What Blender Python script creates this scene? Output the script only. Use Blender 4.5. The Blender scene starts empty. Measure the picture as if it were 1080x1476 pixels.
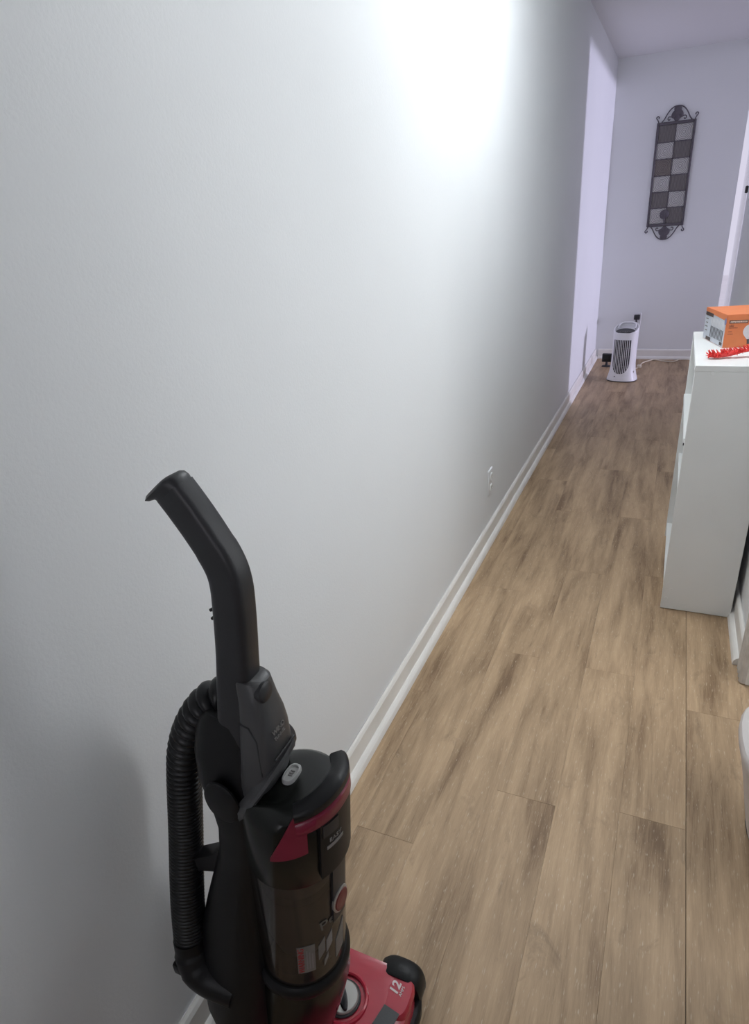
import bpy, bmesh, math, random
from mathutils import Vector, Matrix
random.seed(7)
sc = bpy.context.scene
COL = sc.collection
PI = math.pi

# ---------------------------------------------------------------- camera
EYE = Vector((0.0, 0.0, 1.34))
F_PX = 921.24
AX = Vector((0.9149372, 0.1167598, -0.3863380))     # corridor X in (image right, image down, forward)
AY = Vector((0.3977988, -0.4225508, 0.8143752))
AZ = Vector((-0.0681611, -0.8987870, -0.4330543))
cam_d = bpy.data.cameras.new('camera')
cam = bpy.data.objects.new('camera', cam_d)
COL.objects.link(cam)
right = Vector((AX[0], AY[0], AZ[0])); down = Vector((AX[1], AY[1], AZ[1])); fwd = Vector((AX[2], AY[2], AZ[2]))
M = Matrix((right, -down, -fwd)).transposed().to_4x4()
M.translation = EYE
cam.matrix_world = M
cam_d.sensor_fit = 'HORIZONTAL'
cam_d.sensor_width = 36.0
cam_d.lens = 36.0 * F_PX / 1080.0
cam_d.shift_y = 30.0 / 1080.0
cam_d.clip_start = 0.02
sc.camera = cam

# ---------------------------------------------------------------- world, lights, exposure
sc.view_settings.view_transform = 'Standard'
sc.view_settings.look = 'None'
sc.view_settings.gamma = 1.0
sc.view_settings.use_curve_mapping = False
sc.view_settings.exposure = 0.0
W = bpy.data.worlds.new('sky'); sc.world = W; W.use_nodes = True
bg = W.node_tree.nodes['Background']
bg.inputs[0].default_value = (0.86, 0.83, 1.0, 1)
bg.inputs[1].default_value = 0.80

def area(name, loc, direction, sx, sy, power, color, spread=PI):
    l = bpy.data.lights.new(name, 'AREA'); l.shape = 'RECTANGLE'; l.size = sx; l.size_y = sy
    l.energy = power; l.color = color; l.spread = spread
    o = bpy.data.objects.new(name, l); COL.objects.link(o)
    o.location = loc
    o.rotation_euler = Vector(direction).to_track_quat('-Z', 'Y').to_euler()
    return o
# added fill light behind the camera; daylight through the opening at the far right
area('fill_rear', (-0.12, -1.72, 1.45), (0, 1, -0.05), 0.8, 1.2, 6.0, (1.0, 0.99, 0.97))
sun = bpy.data.lights.new('low_sun', 'SUN'); sun.energy = 1.9; sun.color = (0.80, 0.76, 1.0); sun.angle = math.radians(5)
so = bpy.data.objects.new('low_sun', sun); COL.objects.link(so)
so.rotation_euler = Vector((-1.0, 0.03, -0.11)).to_track_quat('-Z', 'Y').to_euler()
LAMP_STRENGTH = 88.0

# ---------------------------------------------------------------- helpers
def tag(o, label=None, cat=None, group=None, kind=None):
    if label: o['label'] = label
    if cat: o['category'] = cat
    if group: o['group'] = group
    if kind: o['kind'] = kind
    return o

def empty(name, loc, label, cat, rotz=0.0, group=None):
    o = bpy.data.objects.new(name, None); COL.objects.link(o)
    o.empty_display_size = 0.05
    o.location = loc; o.rotation_euler = (0, 0, rotz)
    return tag(o, label, cat, group)

def obj(name, bm, mat, parent=None, smooth=True, angle=40):
    bmesh.ops.recalc_face_normals(bm, faces=bm.faces)
    me = bpy.data.meshes.new(name)
    bm.to_mesh(me); bm.free()
    if smooth:
        for p in me.polygons: p.use_smooth = True
        try: me.set_sharp_from_angle(angle=math.radians(angle))
        except Exception: pass
    for m in (mat if isinstance(mat, (list, tuple)) else [mat]): me.materials.append(m)
    o = bpy.data.objects.new(name, me); COL.objects.link(o)
    if parent: o.parent = parent
    return o

def box(bm, x0, x1, y0, y1, z0, z1, bevel=0.0, seg=1, mi=0):
    t = bmesh.new()
    bmesh.ops.create_cube(t, size=1.0)
    for v in t.verts:
        v.co = Vector(((x0 + x1) / 2 + v.co.x * (x1 - x0), (y0 + y1) / 2 + v.co.y * (y1 - y0), (z0 + z1) / 2 + v.co.z * (z1 - z0)))
    if bevel > 0:
        bmesh.ops.bevel(t, geom=t.edges[:], offset=bevel, segments=seg, affect='EDGES', profile=0.5)
    merge(bm, t, mi)

def merge(bm, t, mi=0, mat=None):
    vm = {}
    for v in t.verts: vm[v] = bm.verts.new(mat @ v.co if mat else v.co)
    for f in t.faces:
        try:
            nf = bm.faces.new([vm[v] for v in f.verts]); nf.material_index = mi
        except ValueError: pass
    t.free()

def loft(bm, rings, cap0=True, cap1=True, closed=True, mi=0):
    R = [[bm.verts.new(p) for p in r] for r in rings]
    n = len(R[0])
    for a, b in zip(R, R[1:]):
        for i in range(n if closed else n - 1):
            j = (i + 1) % n
            f = bm.faces.new((a[i], a[j], b[j], b[i])); f.material_index = mi
    if cap0: bm.faces.new(list(reversed(R[0]))).material_index = mi
    if cap1: bm.faces.new(R[-1]).material_index = mi
    return R

def supere(n, a, b, e):
    out = []
    for i in range(n):
        t = 2 * PI * i / n
        c, s = math.cos(t), math.sin(t)
        out.append((a * math.copysign(abs(c) ** (2 / e), c), b * math.copysign(abs(s) ** (2 / e), s)))
    return out

def hring(cx, cy, z, a, b, e=2.0, n=32, tilt=0.0):
    """horizontal ring, tilt lifts +X side"""
    return [Vector((cx + u, cy + v, z + tilt * u)) for u, v in supere(n, a, b, e)]

def catmull(P, k):
    out = []
    P = [Vector(p) for p in P]
    Q = [2 * P[0] - P[1]] + P + [2 * P[-1] - P[-2]]
    for i in range(1, len(Q) - 2):
        for j in range(k):
            t = j / k
            a, b, c, d = Q[i - 1], Q[i], Q[i + 1], Q[i + 2]
            out.append(0.5 * ((2 * b) + (c - a) * t + (2 * a - 5 * b + 4 * c - d) * t * t + (3 * b - a - 3 * c + d) * t ** 3))
    out.append(P[-1].copy())
    return out

def tube(bm, P, r, n=10, caps=True, mi=0):
    P = [Vector(p) for p in P]
    rings = []
    nrm = None
    for i, p in enumerate(P):
        d = (P[min(i + 1, len(P) - 1)] - P[max(i - 1, 0)]).normalized()
        if nrm is None:
            nrm = d.orthogonal().normalized()
        else:
            nrm = (nrm - d * nrm.dot(d)).normalized()
        bn = d.cross(nrm)
        rr = r[i] if isinstance(r, (list, tuple)) else r
        rings.append([p + (nrm * math.cos(2 * PI * k / n) + bn * math.sin(2 * PI * k / n)) * rr for k in range(n)])
    loft(bm, rings, caps, caps, mi=mi)

def cyl(bm, c, axis, r0, r1, h, n=24, bevel=0.0, mi=0):
    c = Vector(c); axis = Vector(axis).normalized()
    u = axis.orthogonal().normalized(); v = axis.cross(u)
    prof = [(0, r0), (h, r1)]
    if bevel: prof = [(0, r0 - bevel), (bevel, r0), (h - bevel, r1), (h, r1 - bevel)]
    loft(bm, [[c + axis * z + (u * math.cos(2 * PI * k / n) + v * math.sin(2 * PI * k / n)) * r for k in range(n)] for z, r in prof], mi=mi)

def prism(bm, poly, o, u, v, w, depth, mi=0):
    """polygon poly (2D) laid in the plane o + a*u + b*v, extruded along w by depth"""
    o, u, v, w = Vector(o), Vector(u), Vector(v), Vector(w)
    loft(bm, [[o + u * a + v * b for a, b in poly], [o + u * a + v * b + w * depth for a, b in poly]], mi=mi)

def text_mesh(name, s, size, mat, M, parent, extrude=0.0006, bold=0.0, shear=0.0, wrap=None, align='CENTER'):
    c = bpy.data.curves.new(name, 'FONT'); c.body = s; c.size = size; c.extrude = extrude; c.offset = bold
    c.align_x = align; c.align_y = 'CENTER'; c.shear = shear; c.resolution_u = 3
    t = bpy.data.objects.new(name, c); COL.objects.link(t)
    dg = bpy.context.evaluated_depsgraph_get()
    me = bpy.data.meshes.new_from_object(t.evaluated_get(dg))
    bpy.data.objects.remove(t); bpy.data.curves.remove(c)
    me.name = name
    for v in me.vertices:
        p = Vector(v.co)
        v.co = wrap(p) if wrap else (M @ p)
    me.materials.clear(); me.materials.append(mat)
    o = bpy.data.objects.new(name, me); COL.objects.link(o)
    if parent: o.parent = parent
    return o

# ---------------------------------------------------------------- materials
def mat(name, col, rough=0.5, metal=0.0, bump=None, spec=0.5, coat=0.0, vary=None):
    m = bpy.data.materials.new(name); m.use_nodes = True
    nt = m.node_tree; b = nt.nodes['Principled BSDF']
    b.inputs['Base Color'].default_value = (*col, 1)
    b.inputs['Roughness'].default_value = rough
    b.inputs['Metallic'].default_value = metal
    b.inputs['Specular IOR Level'].default_value = spec
    b.inputs['Coat Weight'].default_value = coat
    tc = nt.nodes.new('ShaderNodeTexCoord')
    if vary:
        scale, amt = vary
        n = nt.nodes.new('ShaderNodeTexNoise'); n.inputs['Scale'].default_value = scale; n.inputs['Detail'].default_value = 4
        nt.links.new(tc.outputs['Object'], n.inputs['Vector'])
        r = nt.nodes.new('ShaderNodeMapRange'); r.inputs['To Min'].default_value = 1 - amt; r.inputs['To Max'].default_value = 1 + amt
        r.inputs['From Min'].default_value = 0.3; r.inputs['From Max'].default_value = 0.7
        nt.links.new(n.outputs['Fac'], r.inputs['Value'])
        hs = nt.nodes.new('ShaderNodeHueSaturation'); hs.inputs['Color'].default_value = (*col, 1)
        nt.links.new(r.outputs['Result'], hs.inputs['Value'])
        nt.links.new(hs.outputs['Color'], b.inputs['Base Color'])
    if bump:
        scale, strength, dist = bump
        n = nt.nodes.new('ShaderNodeTexNoise'); n.inputs['Scale'].default_value = scale; n.inputs['Detail'].default_value = 3
        nt.links.new(tc.outputs['Object'], n.inputs['Vector'])
        bp = nt.nodes.new('ShaderNodeBump'); bp.inputs['Strength'].default_value = strength; bp.inputs['Distance'].default_value = dist
        nt.links.new(n.outputs['Fac'], bp.inputs['Height'])
        nt.links.new(bp.outputs['Normal'], b.inputs['Normal'])
    return m

def emis(name, col, s):
    m = bpy.data.materials.new(name); m.use_nodes = True
    nt = m.node_tree
    nt.nodes.remove(nt.nodes['Principled BSDF'])
    e = nt.nodes.new('ShaderNodeEmission'); e.inputs[0].default_value = (*col, 1); e.inputs[1].default_value = s
    nt.links.new(e.outputs[0], nt.nodes['Material Output'].inputs[0])
    return m

def clear(name, col, gloss=0.12, rough=0.15, body=0.0, bodycol=(0.02, 0.015, 0.015)):
    """thin smoked plastic or glass: see-through, with a sheen"""
    m = bpy.data.materials.new(name); m.use_nodes = True
    nt = m.node_tree; nt.nodes.remove(nt.nodes['Principled BSDF'])
    t = nt.nodes.new('ShaderNodeBsdfTransparent'); t.inputs[0].default_value = (*col, 1)
    g = nt.nodes.new('ShaderNodeBsdfGlossy'); g.inputs['Roughness'].default_value = rough
    d = nt.nodes.new('ShaderNodeBsdfDiffuse'); d.inputs[0].default_value = (*bodycol, 1)
    mx0 = nt.nodes.new('ShaderNodeMixShader'); mx0.inputs[0].default_value = body
    nt.links.new(t.outputs[0], mx0.inputs[1]); nt.links.new(d.outputs[0], mx0.inputs[2])
    lw = nt.nodes.new('ShaderNodeFresnel'); lw.inputs[0].default_value = 1.45
    mu = nt.nodes.new('ShaderNodeMath'); mu.operation = 'MULTIPLY_ADD'; mu.inputs[1].default_value = 0.8; mu.inputs[2].default_value = gloss * 0.2
    nt.links.new(lw.outputs[0], mu.inputs[0])
    mx = nt.nodes.new('ShaderNodeMixShader')
    nt.links.new(mu.outputs[0], mx.inputs[0]); nt.links.new(mx0.outputs[0], mx.inputs[1]); nt.links.new(g.outputs[0], mx.inputs[2])
    nt.links.new(mx.outputs[0], nt.nodes['Material Output'].inputs[0])
    return m

def wood_mat():
    m = bpy.data.materials.new('oak_vinyl'); m.use_nodes = True
    nt = m.node_tree; N = nt.nodes; L = nt.links; b = N['Principled BSDF']
    tc = N.new('ShaderNodeTexCoord'); oi = N.new('ShaderNodeObjectInfo')
    # each plank reads its own stretch of the printed grain
    off = N.new('ShaderNodeCombineXYZ')
    m1 = N.new('ShaderNodeMath'); m1.operation = 'MULTIPLY'; m1.inputs[1].default_value = 37.0
    m2 = N.new('ShaderNodeMath'); m2.operation = 'MULTIPLY'; m2.inputs[1].default_value = 91.0
    L.new(oi.outputs['Random'], m1.inputs[0]); L.new(oi.outputs['Random'], m2.inputs[0])
    L.new(m1.outputs[0], off.inputs[0]); L.new(m2.outputs[0], off.inputs[1])
    add = N.new('ShaderNodeVectorMath'); add.operation = 'ADD'
    L.new(tc.outputs['Object'], add.inputs[0]); L.new(off.outputs[0], add.inputs[1])
    def noise(sx, sy, detail, rough=0.55, dist=0.0):
        mp = N.new('ShaderNodeVectorMath'); mp.operation = 'MULTIPLY'; mp.inputs[1].default_value = (sx, sy, 1)
        L.new(add.outputs[0], mp.inputs[0])
        n = N.new('ShaderNodeTexNoise'); n.inputs['Scale'].default_value = 1.0; n.inputs['Detail'].default_value = detail
        n.inputs['Roughness'].default_value = rough; n.inputs['Distortion'].default_value = dist
        L.new(mp.outputs[0], n.inputs['Vector'])
        return n
    big = noise(11, 1.7, 3, 0.5, 0.6)       # broad cathedral figure
    mid = noise(42, 3.2, 4, 0.6, 0.8)
    fine = noise(380, 16, 5, 0.72)          # pores and brushed lines
    knot = noise(12, 5.0, 6, 0.72, 0.7)
    r1 = N.new('ShaderNodeValToRGB')
    e = r1.color_ramp.elements
    e[0].position = 0.36; e[0].color = (0.195, 0.122, 0.068, 1)
    e[1].position = 0.62; e[1].color = (0.53, 0.375, 0.232, 1)
    x = r1.color_ramp.elements.new(0.48); x.color = (0.38, 0.262, 0.158, 1)
    # mix of figure scales
    a1 = N.new('ShaderNodeMath'); a1.operation = 'MULTIPLY'; a1.inputs[1].default_value = 0.50
    L.new(big.outputs['Fac'], a1.inputs[0])
    a2 = N.new('ShaderNodeMath'); a2.operation = 'MULTIPLY_ADD'; a2.inputs[1].default_value = 0.28
    L.new(mid.outputs['Fac'], a2.inputs[0]); L.new(a1.outputs[0], a2.inputs[2])
    a3 = N.new('ShaderNodeMath'); a3.operation = 'MULTIPLY_ADD'; a3.inputs[1].default_value = 0.22
    L.new(fine.outputs['Fac'], a3.inputs[0]); L.new(a2.outputs[0], a3.inputs[2])
    L.new(a3.outputs[0], r1.inputs[0])
    # knots
    kr = N.new('ShaderNodeMapRange'); kr.inputs['From Min'].default_value = 0.58; kr.inputs['From Max'].default_value = 0.74
    kr.inputs['To Min'].default_value = 0.0; kr.inputs['To Max'].default_value = 0.55
    L.new(knot.outputs['Fac'], kr.inputs['Value'])
    mk = N.new('ShaderNodeMix'); mk.data_type = 'RGBA'
    L.new(kr.outputs['Result'], mk.inputs['Factor']); L.new(r1.outputs['Color'], mk.inputs['A']); mk.inputs['B'].default_value = (0.15, 0.10, 0.062, 1)
    # limed flecks
    fl = noise(330, 42, 2, 0.5)
    fr = N.new('ShaderNodeMapRange'); fr.inputs['From Min'].default_value = 0.63; fr.inputs['From Max'].default_value = 0.72
    fr.inputs['To Min'].default_value = 0.0; fr.inputs['To Max'].default_value = 0.62
    L.new(fl.outputs['Fac'], fr.inputs['Value'])
    mf = N.new('ShaderNodeMix'); mf.data_type = 'RGBA'
    L.new(fr.outputs['Result'], mf.inputs['Factor']); L.new(mk.outputs['Result'], mf.inputs['A']); mf.inputs['B'].default_value = (0.60, 0.50, 0.37, 1)
    # plank-to-plank tone
    tr = N.new('ShaderNodeMapRange'); tr.inputs['To Min'].default_value = 0.97; tr.inputs['To Max'].default_value = 1.04
    L.new(oi.outputs['Random'], tr.inputs['Value'])
    hs = N.new('ShaderNodeHueSaturation'); L.new(tr.outputs['Result'], hs.inputs['Value']); L.new(mf.outputs['Result'], hs.inputs['Color'])
    hs.inputs['Saturation'].default_value = 1.0
    L.new(hs.outputs['Color'], b.inputs['Base Color'])
    b.inputs['Roughness'].default_value = 0.48
    b.inputs['Specular IOR Level'].default_value = 0.35
    bp = N.new('ShaderNodeBump'); bp.inputs['Strength'].default_value = 0.35; bp.inputs['Distance'].default_value = 0.0015
    L.new(fine.outputs['Fac'], bp.inputs['Height']); L.new(bp.outputs['Normal'], b.inputs['Normal'])
    return m

M_wall = mat('painted_plaster', (0.76, 0.775, 0.785), 0.62, bump=(210, 0.10, 0.004), spec=0.3, vary=(1.3, 0.02))
M_ceil = mat('ceiling_paint', (0.78, 0.78, 0.79), 0.8, bump=(120, 0.3, 0.004), spec=0.2)
M_trim = mat('trim_paint', (0.80, 0.785, 0.75), 0.42, bump=(40, 0.08, 0.003), vary=(9, 0.04))
M_trimd = mat('worn_trim_paint', (0.62, 0.59, 0.55), 0.55, bump=(60, 0.15, 0.003), vary=(25, 0.12))
M_sub = mat('dark_underlay', (0.16, 0.115, 0.075), 0.9, vary=(8, 0.1))
M_wood = wood_mat()
M_white = mat('white_laminate', (0.80, 0.81, 0.80), 0.45, spec=0.4, vary=(6, 0.015), bump=(300, 0.05, 0.001))
M_whitep = mat('white_plastic', (0.74, 0.74, 0.76), 0.4, vary=(12, 0.02))
M_black = mat('black_plastic', (0.007, 0.007, 0.008), 0.42, bump=(500, 0.12, 0.001), spec=0.28, vary=(30, 0.1))
M_blackg = mat('gloss_black_plastic', (0.006, 0.007, 0.006), 0.22, spec=0.35, vary=(30, 0.1))
M_hose = mat('black_hose_rubber', (0.008, 0.008, 0.009), 0.36, spec=0.35, vary=(40, 0.1))
M_char = mat('charcoal_plastic', (0.019, 0.019, 0.022), 0.42, bump=(400, 0.12, 0.001), vary=(30, 0.08))
M_grey = mat('grey_plastic', (0.06, 0.06, 0.062), 0.4, bump=(400, 0.1, 0.001), vary=(20, 0.08))
M_red = mat('red_plastic', (0.42, 0.022, 0.045), 0.24, spec=0.5, coat=0.3, vary=(18, 0.05))
M_redd = mat('dark_red_plastic', (0.20, 0.008, 0.035), 0.3, spec=0.5, vary=(18, 0.05))
M_silver = mat('silver_plastic', (0.42, 0.41, 0.39), 0.28, 0.55, vary=(30, 0.05))
M_print = mat('pale_print', (0.72, 0.62, 0.62), 0.6, vary=(50, 0.03))
M_printg = mat('grey_print', (0.22, 0.21, 0.205), 0.5, vary=(50, 0.03))
M_label = mat('paper_label', (0.17, 0.16, 0.15), 0.5, vary=(80, 0.08))
M_redprint = mat('red_print', (0.35, 0.03, 0.03), 0.5, vary=(50, 0.05))
M_cup = clear('smoked_plastic', (0.52, 0.46, 0.44), 0.3, 0.12, body=0.12, bodycol=(0.10, 0.085, 0.08))
M_dust = mat('packed_dust', (0.075, 0.062, 0.055), 0.9, bump=(150, 0.5, 0.004), vary=(40, 0.4))
M_glass = clear('window_glass', (0.97, 0.97, 0.99), 0.1, 0.02)
M_iron = mat('wrought_iron', (0.095, 0.085, 0.10), 0.55, 0.2, bump=(180, 0.3, 0.002), vary=(60, 0.15))
M_metal = mat('screw_metal', (0.5, 0.5, 0.48), 0.35, 0.8, vary=(60, 0.05))
M_orange = mat('orange_card', (0.74, 0.225, 0.085), 0.55, vary=(20, 0.04))
M_card = mat('white_card', (0.58, 0.60, 0.66), 0.5, vary=(30, 0.04))
M_cardd = mat('dark_print', (0.07, 0.045, 0.04), 0.5, vary=(40, 0.05))
M_bulbw = mat('printed_bulb_grey', (0.70, 0.69, 0.72), 0.5, vary=(60, 0.05))
M_bulbd = mat('printed_base_grey', (0.085, 0.08, 0.085), 0.5, vary=(60, 0.1))
M_redfl = mat('red_bristle', (0.80, 0.055, 0.05), 0.5, vary=(60, 0.1))
M_cream = mat('cream_cord', (0.62, 0.55, 0.44), 0.5, vary=(30, 0.04))
M_blackm = mat('matt_black', (0.025, 0.025, 0.028), 0.6, vary=(30, 0.1))
M_bin = mat('pale_grey_plastic', (0.66, 0.62, 0.60), 0.5, vary=(10, 0.03))
M_lamp = emis('lit_diffuser', (0.92, 0.97, 1.0), LAMP_STRENGTH)
M_fillpane = emis('fill_glow_pane', (0.95, 0.975, 1.0), 4.2)  # added glow, fills the corridor through the near doorway
M_fabric = mat('door_paint', (0.72, 0.72, 0.72), 0.5, vary=(3, 0.02))

# ---------------------------------------------------------------- setting
WL = -0.655; WR = 0.335; YF = 6.78; H = 2.44; YR = -1.60
def struct(name, bm, m, parent=None, smooth=False):
    o = obj(name, bm, m, parent, smooth)
    if parent is None: o['kind'] = 'structure'
    return o

# floor: underlay slab carrying separate vinyl planks
bm = bmesh.new(); box(bm, WL - 0.1, 1.1, YR - 0.1, 2.0, -0.08, -0.004); box(bm, WL - 0.1, WR + 0.1, 2.0, YF + 0.1, -0.08, -0.004)
floor = struct('floor', bm, M_sub)
PW = 0.148
plank_mesh = {}
def plank(x0, x1, y0, y1):
    w, l = x1 - x0, y1 - y0
    key = (round(w, 4), round(l, 3))
    if key not in plank_mesh:
        b = bmesh.new()
        g = 0.0001
        prof = [(-w / 2 + g, -0.004), (-w / 2 + g, -0.0004), (-w / 2 + g + 0.0004, 0), (w / 2 - g - 0.0004, 0), (w / 2 - g, -0.0004), (w / 2 - g, -0.004)]
        loft(b, [[Vector((x, -l / 2 + g, z)) for x, z in prof], [Vector((x, -l / 2 + g + 0.0006, z)) for x, z in prof],
                 [Vector((x, l / 2 - g - 0.0006, z)) for x, z in prof], [Vector((x, l / 2 - g, z)) for x, z in prof]])
        for v in b.verts:
            if abs(abs(v.co.y) - (l / 2 - g)) < 1e-6: v.co.z = min(v.co.z, -0.0006)
        bmesh.ops.recalc_face_normals(b, faces=b.faces)
        me = bpy.data.meshes.new('plank'); b.to_mesh(me); b.free(); me.materials.append(M_wood)
        plank_mesh[key] = me
    o = bpy.data.objects.new('plank', plank_mesh[key]); COL.objects.link(o)
    o.parent = floor
    o.location = ((x0 + x1) / 2, (y0 + y1) / 2, 0)
PLEN = 1.22
cols = {0: 1.23, -1: 1.78, -2: 1.195, -3: 1.785, -4: 0.97, -5: 1.50, 1: 0.45, 2: 1.02, 3: 0.30, 4: 0.80}
for c in range(-5, 5):
    x0 = 0.024 + PW * c + (0.0012 if c >= 1 else 0); x1 = x0 + PW
    if c == -5: x0 = WL
    ylo, yhi = (YR, YF) if x0 < 0.32 else (0.62, 1.9)
    y = cols[c]
    while y > ylo: y -= PLEN
    while y < yhi:
        a, b_ = max(y, ylo), min(y + PLEN, yhi)
        if b_ - a > 0.01: plank(x0, x1, a, b_)
        y += PLEN

bm = bmesh.new(); box(bm, WL - 0.1, WL, YR - 0.1, YF + 0.1, -0.08, H + 0.1)
wall_left = struct('wall_left', bm, M_wall)
bm = bmesh.new(); box(bm, WL, WR + 0.035, YF, YF + 0.1, -0.08, H + 0.1)
wall_far = struct('wall_far', bm, M_wall)
bm = bmesh.new(); box(bm, WL - 0.1, 1.1, YR - 0.1, 2.0, H, H + 0.1); box(bm, WL - 0.1, WR + 0.1, 2.0, YF + 0.1, H, H + 0.1)
struct('ceiling', bm, M_ceil)
# right wall: doorway near the camera, solid stretch behind the bookcase, glazed opening at the far end
bm = bmesh.new()
box(bm, WR, WR + 0.1, YR, 0.95, -0.08, H)
box(bm, WR, WR + 0.1, 0.95, 1.85, 2.05, H)
box(bm, WR, WR + 0.1, 1.85, 4.92, -0.08, H)
box(bm, WR + 0.03, WR + 0.1, 4.92, YF, 2.42, H)
wall_right = struct('wall_right', bm, M_wall)
# closet behind the near doorway, with an added window of glowing fill panes
bm = bmesh.new()
box(bm, WR + 0.1, 1.05, 0.52, 0.62, -0.08, H); box(bm, WR + 0.1, 1.05, 1.90, 2.0, -0.08, H); box(bm, 0.95, 1.05, 0.62, 1.02, -0.08, H); box(bm, 0.95, 1.05, 1.82, 1.90, -0.08, H); box(bm, 0.95, 1.05, 1.02, 1.82, -0.08, 0.75); box(bm, 0.95, 1.05, 1.02, 1.82, 2.05, H)
struct('wall_closet', bm, M_wall)
bm = bmesh.new()
for a in ((1.02, 1.05, 0.75, 2.05), (1.79, 1.82, 0.75, 2.05), (1.05, 1.79, 0.75, 0.78), (1.05, 1.79, 2.02, 2.05), (1.05, 1.79, 1.385, 1.415)):
    box(bm, 0.98, 1.03, a[0], a[1], a[2], a[3], 0.003)
w3 = struct('fill_window_3', bm, M_trim)
bm = bmesh.new(); box(bm, 1.003, 1.007, 1.05, 1.79, 0.78, 1.385); struct('pane', bm, M_fillpane, w3)
bm = bmesh.new(); box(bm, 1.003, 1.007, 1.05, 1.79, 1.415, 2.02); struct('pane', bm, M_fillpane, w3)
# unseen rear wall, its window added to frame the fill light
bm = bmesh.new()
box(bm, WL - 0.1, -0.55, YR - 0.1, YR, -0.08, H); box(bm, 0.31, WR + 0.1, YR - 0.1, YR, -0.08, H)
box(bm, -0.55, 0.31, YR - 0.1, YR, -0.08, 0.8); box(bm, -0.55, 0.31, YR - 0.1, YR, 2.1, H)
struct('wall_rear', bm, M_wall)
bm = bmesh.new()
for a in ((-0.55, -0.51, 0.8, 2.1), (0.27, 0.31, 0.8, 2.1), (-0.51, 0.27, 0.8, 0.84), (-0.51, 0.27, 2.06, 2.1), (-0.51, 0.27, 1.43, 1.47)):
    box(bm, a[0], a[1], YR - 0.07, YR - 0.02, a[2], a[3], 0.003)
w1 = struct('fill_window_1', bm, M_trim)
bm = bmesh.new(); box(bm, -0.51, 0.27, YR - 0.048, YR - 0.044, 0.84, 1.43); struct('pane', bm, M_glass, w1)
bm = bmesh.new(); box(bm, -0.51, 0.27, YR - 0.048, YR - 0.044, 1.47, 2.06); struct('pane', bm, M_glass, w1)
# far opening: slim frame, full-height pane
bm = bmesh.new()
XO = WR + 0.035
box(bm, XO + 0.03, XO + 0.06, 4.92, 4.97, 0, 2.42, 0.003)
box(bm, XO + 0.03, XO + 0.06, 4.97, YF - 0.015, 2.385, 2.42, 0.003); box(bm, XO + 0.03, XO + 0.06, 4.97, YF - 0.015, 0, 0.05, 0.003)
w2 = struct('window_2', bm, M_trim)
bm = bmesh.new(); box(bm, WR + 0.1, 9.0, 2.1, 16.0, -0.20, -0.10); struct('floor', bm, mat('pale_concrete', (0.78, 0.76, 0.76), 0.8, bump=(60, 0.2, 0.004), vary=(3, 0.04)))
bm = bmesh.new(); box(bm, XO + 0.044, XO + 0.048, 4.97, YF - 0.015, 0.05, 2.385); struct('pane', bm, M_glass, w2)
bm = bmesh.new(); box(bm, WR - 0.016, WR - 0.001, 4.935, 4.975, 1.36, 1.40, 0.004); struct('latch', bm, M_blackm, w2)

# baseboards: bevelled board with a shoe moulding
def baseboard(name, path_axis, s, x_wall, a, b):
    """runs along Y (axis 'y') at x_wall, protruding by s (+1/-1), or along X at y_wall"""
    prof = [(0, 0.0), (0, 0.088), (0.004, 0.092), (0.009, 0.088), (0.013, 0.080), (0.013, 0.0)]
    shoe = [(0.013, 0.0), (0.013, 0.026), (0.017, 0.0255), (0.022, 0.022), (0.0265, 0.016), (0.029, 0.008), (0.030, 0.0)]
    out = []
    for pr in (prof, shoe):
        bm = bmesh.new()
        rings = []
        nn = 2
        for t in (a, b):
            if path_axis == 'y': rings.append([Vector((x_wall + s * u, t, z + 0.0003)) for u, z in pr])
            else: rings.append([Vector((t, x_wall + s * u, z + 0.0003)) for u, z in pr])
        loft(bm, rings)
        out.append(bm)
    o = struct(name, out[0], M_trim)
    struct('shoe_moulding', out[1], M_trim, o)
    return o
baseboard('baseboard_left', 'y', 1, WL, YR, YF)
baseboard('baseboard_far', 'x', -1, YF, WL + 0.03, WR + 0.03)
baseboard('baseboard_right', 'y', -1, WR, 1.94, 4.90)

# door casing on the right: ribbed board on the corridor face and jamb lining
bm = bmesh.new()
prof = [(0.0, 1.842), (0.010, 1.842)]
y = 1.842
for k in range(4):
    prof += [(0.016, y + 0.006), (0.018, y + 0.012), (0.016, y + 0.018), (0.011, y + 0.022)]
    y += 0.022
prof += [(0.008, 1.938), (0.0, 1.938)]
loft(bm, [[Vector((WR - u, yy, z)) for u, yy in prof] for z in (0.004, 2.10)])
t1 = struct('trim_1', bm, M_trimd)
bm = bmesh.new(); box(bm, WR, WR + 0.1, 1.842, 1.850, 0.002, 2.05); box(bm, WR, WR + 0.1, 0.95, 0.958, 0.002, 2.05); box(bm, WR, WR + 0.1, 0.958, 1.842, 2.042, 2.05)
struct('jamb', bm, M_trim, t1)
bm = bmesh.new(); box(bm, WR + 0.04, WR + 0.055, 1.83, 1.842, 0.0, 2.042); struct('door_stop', bm, M_trim, t1)

# ceiling lamp over the corridor (just outside the picture)
lamp = empty('ceiling_light', (-0.16, 2.30, H), 'round flush ceiling light with a lit frosted diffuser over the bookcase stretch of hallway', 'lamp')
bm = bmesh.new(); cyl(bm, (0, 0, -0.025), (0, 0, 1), 0.15, 0.155, 0.025, 40, 0.004); obj('mounting_plate', bm, M_whitep, lamp)
bm = bmesh.new()
rings = []
for k in range(7):
    t = k / 6 * PI / 2
    rings.append(hring(0, 0, -0.026 - 0.06 * math.sin(t) if k < 6 else -0.086, max(0.135 * math.cos(t), 0.004), max(0.135 * math.cos(t), 0.004), 2, 32))
loft(bm, rings); obj('diffuser', bm, M_lamp, lamp)

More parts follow.
